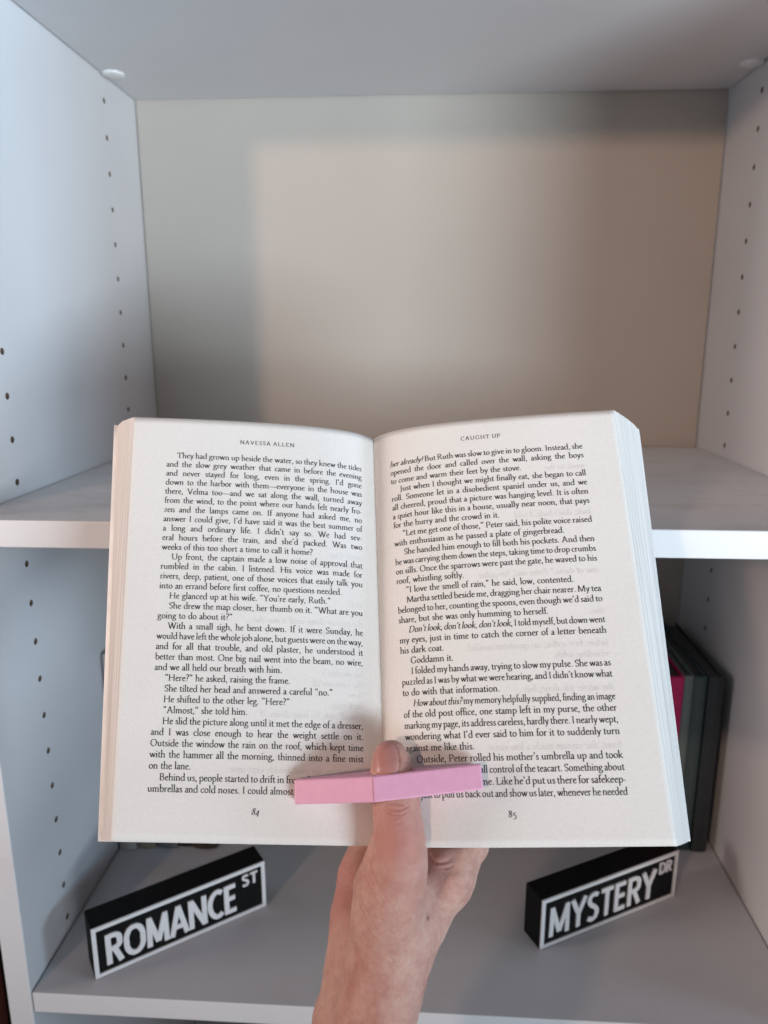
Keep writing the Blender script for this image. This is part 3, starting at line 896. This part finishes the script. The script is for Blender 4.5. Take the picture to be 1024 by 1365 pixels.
TH_CH = [H(520.5, 1008, 0.0245, 0.0073), H(521.5, 1028, 0.0250, 0.0081), H(525, 1052, 0.0253, 0.0085), H(528, 1073, 0.0250, 0.0090), H(531, 1100, 0.0235, 0.0093), H(532.5, 1124, 0.0200, 0.0103),
         H(528, 1150, 0.0130, 0.0130), H(520, 1186, 0.0040, 0.0155), H(517, 1222, -0.0050, 0.0158), H(517, 1262, -0.0130, 0.0150), H(514, 1300, -0.0175, 0.0138)]
FORE = [H(514, 1300, -0.0175, 0.0140), H(506, 1340, -0.0200, 0.0143), H(496, 1385, -0.0220, 0.0152), H(472, 1490, -0.0260, 0.0205), H(442, 1610, -0.0300, 0.0245), H(400, 1800, -0.0330, 0.0270)]
FORE2 = [H(482, 1262, -0.0440, 0.0110), H(474, 1305, -0.0460, 0.0118), H(461, 1360, -0.0470, 0.0135), H(446, 1460, -0.0490, 0.0185), H(415, 1600, -0.051, 0.0225), H(372, 1800, -0.054, 0.0260)]
HYPO = [H(500, 1112, -0.0520, 0.0105), H(484, 1165, -0.0510, 0.0112), H(476, 1215, -0.0480, 0.0115), H(481, 1262, -0.0450, 0.0110)]
META = [[H(622, 1122, -0.0300, 0.0112), H(592, 1170, -0.0230, 0.0132), H(552, 1228, -0.0190, 0.0138), H(519, 1288, -0.0200, 0.0132)],
        [H(606, 1108, -0.0480, 0.0112), H(570, 1180, -0.0420, 0.0125), H(518, 1275, -0.0350, 0.0135)],
        [H(580, 1100, -0.0610, 0.0105), H(545, 1180, -0.0540, 0.0120), H(507, 1275, -0.0420, 0.0130)],
        [H(545, 1104, -0.0700, 0.0100), H(518, 1180, -0.0610, 0.0115), H(494, 1270, -0.0460, 0.0120)]]
FING = [[H(622, 1122, -0.0300, 0.0102), H(628, 1030, -0.0330, 0.0088), H(612, 965, -0.0280, 0.0078), H(594, 925, -0.0225, 0.0068)],
        [H(606, 1108, -0.0480, 0.0100), H(606, 1010, -0.0500, 0.0088), H(585, 950, -0.0380, 0.0080), H(562, 920, -0.0290, 0.0068)],
        [H(580, 1100, -0.0610, 0.0095), H(570, 1015, -0.0620, 0.0084), H(545, 965, -0.0450, 0.0076), H(520, 945, -0.0320, 0.0066)],
        [H(545, 1104, -0.0700, 0.0088), H(528, 1035, -0.0690, 0.0074), H(508, 1000, -0.0550, 0.0068), H(488, 985, -0.0420, 0.0060)]]


def chain(X, ch, k=0.004):
    d = None
    for a, b in zip(ch, ch[1:]):
        e = cap_sdf(X, a, b); d = e if d is None else smin(d, e, k)
    return d


def hand_sdf(X):
    palm = chain(X, META[0], 0.008)
    for mc_ in META[1:]: palm = smin(palm, chain(X, mc_, 0.008), 0.012)
    palm = smin(palm, chain(X, HYPO, 0.008), 0.012)
    # soft hollow of the palm between the ball of the thumb and the heel of the hand
    arm = smin(chain(X, FORE, 0.012), chain(X, FORE2, 0.012), 0.016)
    d = smin(palm, arm, 0.016)
    thumb = chain(X, TH_CH, 0.006)
    d = smin(d, thumb, 0.011)
    web = cap_sdf(X, H(588, 1146, 0.0040, 0.0035), H(604, 1150, -0.006, 0.003))
    d = smax(d, -web, 0.008)
    for fg in FING: d = smin(d, chain(X, fg, 0.004), 0.004)
    return d


def surface_nets(lo, hi, h):
    n = np.ceil((hi - lo) / h).astype(int) + 1
    xs = [(lo[i] + h * np.arange(n[i])).astype(np.float32) for i in range(3)]
    F = np.empty(tuple(n), np.float32)
    Yg, Zg = np.meshgrid(xs[1], xs[2], indexing='ij'); Yg = Yg.ravel(); Zg = Zg.ravel()
    for i0 in range(0, n[0], 8):
        sl = xs[0][i0:i0 + 8]
        X = np.stack([np.repeat(sl, Yg.size), np.tile(Yg, len(sl)), np.tile(Zg, len(sl))], 1)
        F[i0:i0 + 8] = hand_sdf(X).reshape(len(sl), n[1], n[2])
    ins = F < 0
    cs = np.zeros(tuple(n - 1), np.int32)
    acc = np.zeros(tuple(n - 1) + (3,), np.float32); cnt = np.zeros(tuple(n - 1), np.float32)
    cor = [(a, b, c) for a in (0, 1) for b in (0, 1) for c in (0, 1)]
    sl = lambda A, c: A[c[0]:c[0] + n[0] - 1, c[1]:c[1] + n[1] - 1, c[2]:c[2] + n[2] - 1]
    for a in cor:
        for ax_ in range(3):
            if a[ax_]: continue
            b = list(a); b[ax_] = 1
            A, B = sl(F, a), sl(F, b); cr = (A < 0) != (B < 0)
            t = np.where(cr, A / (A - B + 1e-20), 0)
            for k in range(3):
                acc[..., k] += np.where(cr, a[k] + (t if k == ax_ else 0), 0)
            cnt += cr
    act = cnt > 0; idx = -np.ones(act.shape, np.int64); idx[act] = np.arange(act.sum())
    base = np.argwhere(act); V = lo + h * (base + acc[act] / cnt[act][:, None])
    faces = []
    for ax_ in range(3):
        o1, o2 = [(1, 2), (2, 0), (0, 1)][ax_]
        sA = [slice(None)] * 3; sA[ax_] = slice(0, -1); sB = [slice(None)] * 3; sB[ax_] = slice(1, None)
        cr = ins[tuple(sA)] != ins[tuple(sB)]
        for p in np.argwhere(cr):
            if p[o1] == 0 or p[o2] == 0 or p[o1] >= n[o1] - 1 or p[o2] >= n[o2] - 1: continue
            qd = []
            for d1, d2 in ((-1, -1), (0, -1), (0, 0), (-1, 0)):
                c = list(p); c[o1] += d1; c[o2] += d2; qd.append(int(idx[tuple(c)]))
            if min(qd) < 0: continue
            faces.append(qd if ins[tuple(p)] else qd[::-1])
    return V, faces


pts = np.array([p for ch in [TH_CH, FORE, FORE2, HYPO] + META + FING for p, r in ch])
lo = pts.min(0) - 0.026; hi = pts.max(0) + 0.026; lo[1] = max(lo[1], unw((420, 1760), -0.03)[1])
V, Fq = surface_nets(lo, hi, 0.0011)


def grad(X, e=2e-4):
    g = np.stack([hand_sdf(X + np.eye(3, dtype=np.float32)[i] * e) - hand_sdf(X - np.eye(3, dtype=np.float32)[i] * e) for i in range(3)], 1)
    return g / (np.linalg.norm(g, axis=1)[:, None] + 1e-9)


def subdivide(V, F):
    """each quad into four"""
    F = np.array(F); n = len(V)
    E = np.sort(np.stack([F, np.roll(F, -1, 1)], 2).reshape(-1, 2), axis=1)
    key, inv = np.unique(E[:, 0].astype(np.int64) * n + E[:, 1], return_inverse=True)
    em = (V[key // n] + V[key % n]) / 2; ei = n + inv.reshape(-1, 4); ci = n + len(key) + np.arange(len(F)); cm_ = V[F].mean(1)
    out = np.stack([np.stack([F[:, k], ei[:, k], ci, ei[:, k - 1]], 1) for k in range(4)], 1).reshape(-1, 4)
    return np.vstack([V, em, cm_]), out


V, Fq = subdivide(V, Fq); Fq = Fq.tolist()
X32 = V.astype(np.float32); NRM = grad(X32)
for _ in range(2):
    X32 = (X32 - NRM * hand_sdf(X32)[:, None] * 0.8).astype(np.float32)
V = X32.astype(float)


def surf_pt(px):
    """where the sight line meets the skin"""
    d = BW.T @ ray(px); d = d / np.linalg.norm(d); o = BW.T @ (CAM - BO); t = 0.2
    for _ in range(120):
        p = o + d * t; s = float(hand_sdf(p[None].astype(np.float32))[0]); t += s * 0.7
        if abs(s) < 1e-5: break
    return o + d * t


# skin folds: lines on the ball of the thumb, over the thumb joint and round the wrist
FOLDS = [([(489, 1142), (484, 1160), (494, 1186), (506, 1208)], 0.50, 0.55), ([(497, 1134), (495, 1158), (505, 1182), (514, 1196)], 0.45, 0.5), ([(478, 1170), (480, 1195), (492, 1222), (503, 1240)], 0.40, 0.5),
         ([(471, 1215), (478, 1240), (490, 1256)], 0.35, 0.5), ([(486, 1164), (492, 1190), (500, 1206)], 0.30, 0.4), ([(474, 1205), (482, 1228), (496, 1248)], 0.40, 0.5), ([(503, 1140), (506, 1160), (515, 1178)], 0.25, 0.4),
         ([(512, 1077), (521, 1085), (534, 1086), (546, 1079)], 0.55, 0.45), ([(509, 1071), (521, 1079), (536, 1079), (549, 1072)], 0.60, 0.45), ([(514, 1086), (524, 1091), (536, 1091)], 0.35, 0.4), ([(515, 1094), (526, 1098), (540, 1095)], 0.25, 0.4),
         ([(512, 1078), (516, 1073), (528, 1071), (541, 1074), (546, 1080)], 0.35, 0.4), ([(572, 1141), (577, 1148), (590, 1150), (602, 1146)], 0.7, 0.9),
         ([(566, 1116), (570, 1134), (577, 1147)], 0.45, 0.6), ([(584, 1156), (594, 1157), (606, 1153)], 0.35, 0.6), ([(474, 1256), (474, 1290), (464, 1325), (452, 1362)], 1.7, 3.2), ([(512, 1196), (508, 1215), (512, 1236)], 0.18, 0.5),
         ([(500, 1031), (498.2, 1018), (498.8, 1006), (503, 994.5), (514, 990)], 0.55, 0.45), ([(530, 1032), (532.6, 1019), (532, 1006), (527.5, 994.5), (514, 990)], 0.60, 0.45)]
_r = random.Random(8)                                            # short fine lines crossing the ball of the thumb and the wrist
for _ in range(46):
    x_, y_ = _r.uniform(482, 560), _r.uniform(1105, 1350); a_ = _r.gauss(0.9, 0.35); l_ = _r.uniform(5, 13)
    FOLDS.append(([(x_ - l_ * math.cos(a_), y_ - l_ * math.sin(a_)), (x_ + _r.uniform(-1, 1), y_), (x_ + l_ * math.cos(a_), y_ + l_ * math.sin(a_))], _r.uniform(0.08, 0.20), 0.38))
dsp = np.zeros(len(V)); red = np.zeros(len(V))
for pl, dep, wid in FOLDS:
    c = catmull(pl, 4); P3 = np.array([surf_pt(p) for p in c]); wid *= 1e-3
    near = np.where(np.linalg.norm(V - P3.mean(0), axis=1) < 0.045)[0]
    best = np.full(len(near), 9.0); tb = np.zeros(len(near))
    for k in range(len(P3) - 1):
        a, b = P3[k], P3[k + 1]; e = b - a; h_ = np.clip(((V[near] - a) @ e) / (e @ e), 0, 1)
        dd = np.linalg.norm(V[near] - a - h_[:, None] * e, axis=1); u_ = dd < best; best[u_] = dd[u_]; tb[u_] = (k + h_[u_]) / (len(P3) - 1)
    g = np.exp(-(best / wid) ** 2) * np.sqrt(np.clip(4 * tb * (1 - tb), 0, 1))
    dsp[near] -= dep * 1e-3 * g; red[near] += min(0.6, dep) * g
    g2 = np.exp(-((best - 2.0 * wid) / (1.2 * wid)) ** 2) * np.sqrt(np.clip(4 * tb * (1 - tb), 0, 1)); dsp[near] += 0.22 * dep * 1e-3 * g2
rs = np.random.RandomState(4)
for sc, am in ((900.0, 0.10e-3), (420.0, 0.16e-3)):          # slight unevenness of flesh and tendons
    for _ in range(7):
        k = rs.normal(size=3); k *= sc * rs.uniform(0.6, 1.3) / np.linalg.norm(k); dsp += am * 0.45 * np.sin(V @ k + rs.uniform(0, 6.28))
V = V + NRM * dsp[:, None]


def blob(px, rad):
    p = surf_pt(px); return np.exp(-(np.linalg.norm(V - p, axis=1) / rad) ** 2)


mole = blob((571.5, 1224.5), 0.0011)
pink = 0.9 * blob((532, 1118), 0.013) + 0.35 * blob((545, 1180), 0.02) + 0.6 * blob((585, 1150), 0.010) + 0.7 * blob((452, 1205), 0.016) + 0.6 * blob((460, 1150), 0.016) + 0.5 * blob((521, 1000), 0.010) + 0.5 * blob((528, 1085), 0.006) + 0.25 * blob((480, 1340), 0.03)
me = mesh_from('hand', b2w(V), Fq)
for p in me.polygons: p.use_smooth = True
at = me.attributes.new('pigment', 'FLOAT_COLOR', 'POINT')
buf = np.ones((len(V), 4), np.float32); buf[:, 0] = np.clip(pink + red * 0.6, 0, 1); buf[:, 1] = np.clip(mole, 0, 1); buf[:, 2] = 0
at.data.foreach_set('color', buf.ravel())


def skin():
    N = Nodes('skin'); P = N.n('ShaderNodeTexCoord').outputs['Object']
    att = N.n('ShaderNodeAttribute'); att.attribute_name = 'pigment'
    sep = N.n('ShaderNodeSeparateColor'); N.l(att.outputs['Color'], sep.inputs[0])
    a = N.n('ShaderNodeTexNoise', Scale=75.0, Detail=6.0, Roughness=0.66); N.l(P, a.inputs['Vector'])
    b = N.n('ShaderNodeTexNoise', Scale=420.0, Detail=3.0); N.l(P, b.inputs['Vector'])
    c1 = N.ramp(a.outputs[0], [(0.30, (0.45, 0.228, 0.185)), (0.50, (0.535, 0.315, 0.255)), (0.72, (0.60, 0.395, 0.325))])
    c2 = N.ramp(b.outputs[0], [(0.35, (0.90, 0.86, 0.85)), (0.65, (1.0, 1.0, 1.0))])
    c = N.mix(1.0, c1, c2, 'MULTIPLY')
    c = N.mix(sep.outputs[0], c, (0.46, 0.20, 0.165))
    c = N.mix(sep.outputs[1], c, (0.10, 0.045, 0.03))
    N.l(c, N.b.inputs['Base Color'])
    N.b.inputs['Subsurface Weight'].default_value = 0.15; N.b.inputs['Subsurface Radius'].default_value = (1.0, 0.35, 0.2); N.b.inputs['Subsurface Scale'].default_value = 0.0022
    N.b.inputs['Roughness'].default_value = 0.52; N.b.inputs['Specular IOR Level'].default_value = 0.28
    v = N.n('ShaderNodeTexVoronoi', Scale=850.0); v.feature = 'DISTANCE_TO_EDGE'
    wp = N.n('ShaderNodeTexNoise', Scale=200.0, Detail=2.0); N.l(P, wp.inputs['Vector'])
    ad = N.n('ShaderNodeVectorMath', operation='MULTIPLY_ADD'); N.l(wp.outputs['Color'], ad.inputs[0]); ad.inputs[1].default_value = (0.004, 0.004, 0.004); N.l(P, ad.inputs[2])
    N.l(ad.outputs[0], v.inputs['Vector'])
    mx = N.n('ShaderNodeMath', operation='MULTIPLY_ADD'); N.l(b.outputs[0], mx.inputs[0]); mx.inputs[1].default_value = 0.6; N.l(v.outputs['Distance'], mx.inputs[2])
    N.bump(mx.outputs[0], 0.55, 0.0005)
    return N.m


M_SKIN = skin()
hand = link('hand', me, M_SKIN)
tag(hand, 'bare hand and forearm holding the book from below, thumb through the pink page holder', 'hand')


def nail():
    # outline of the nail on the thumb's surface (px), bedded on the skin
    L = [(500.5, 1030), (499.0, 1018), (499.5, 1006), (503, 995.5)]; R = [(529, 1032), (531.5, 1019), (531, 1006), (527, 995.5)]
    n, k = 14, 16; lf, rt = catmull(L, 5), catmull(R, 5); n = len(lf)
    Vn = []
    for i in range(n):
        f = i / (n - 1)
        for j in range(k + 1):
            s = j / k; p = lf[i] + (rt[i] - lf[i]) * s
            bow = 4 * s * (1 - s); p = p + np.array([0, (-6.0 * bow * f) + (4.0 * bow * (1 - f))])
            q3 = surf_pt(p); g = grad(q3[None].astype(np.float32))[0]
            ed = min(1.0, 5 * min(s, 1 - s), 0.25 + 4 * f)
            Vn.append(q3 + g * (0.00005 + 0.00045 * ed))
    F = [(i * (k + 1) + j, i * (k + 1) + j + 1, (i + 1) * (k + 1) + j + 1, (i + 1) * (k + 1) + j) for i in range(n - 1) for j in range(k)]
    mn = mesh_from('thumbnail', b2w(np.array(Vn)), F)
    N = Nodes('nail'); P = N.n('ShaderNodeTexCoord').outputs['Object']
    a = N.n('ShaderNodeTexNoise', Scale=160.0, Detail=2.0); N.l(P, a.inputs['Vector'])
    N.l(N.ramp(a.outputs[0], [(0.3, (0.44, 0.19, 0.17)), (0.7, (0.50, 0.24, 0.21))]), N.b.inputs['Base Color'])
    N.b.inputs['Roughness'].default_value = 0.38; N.b.inputs['Subsurface Weight'].default_value = 0.2; N.b.inputs['Subsurface Scale'].default_value = 0.002
    o = link('nail', mn, N.m, hand, False, True)
    md = o.modifiers.new('s', 'SOLIDIFY'); md.thickness = 0.0005; md.offset = -1


nail()
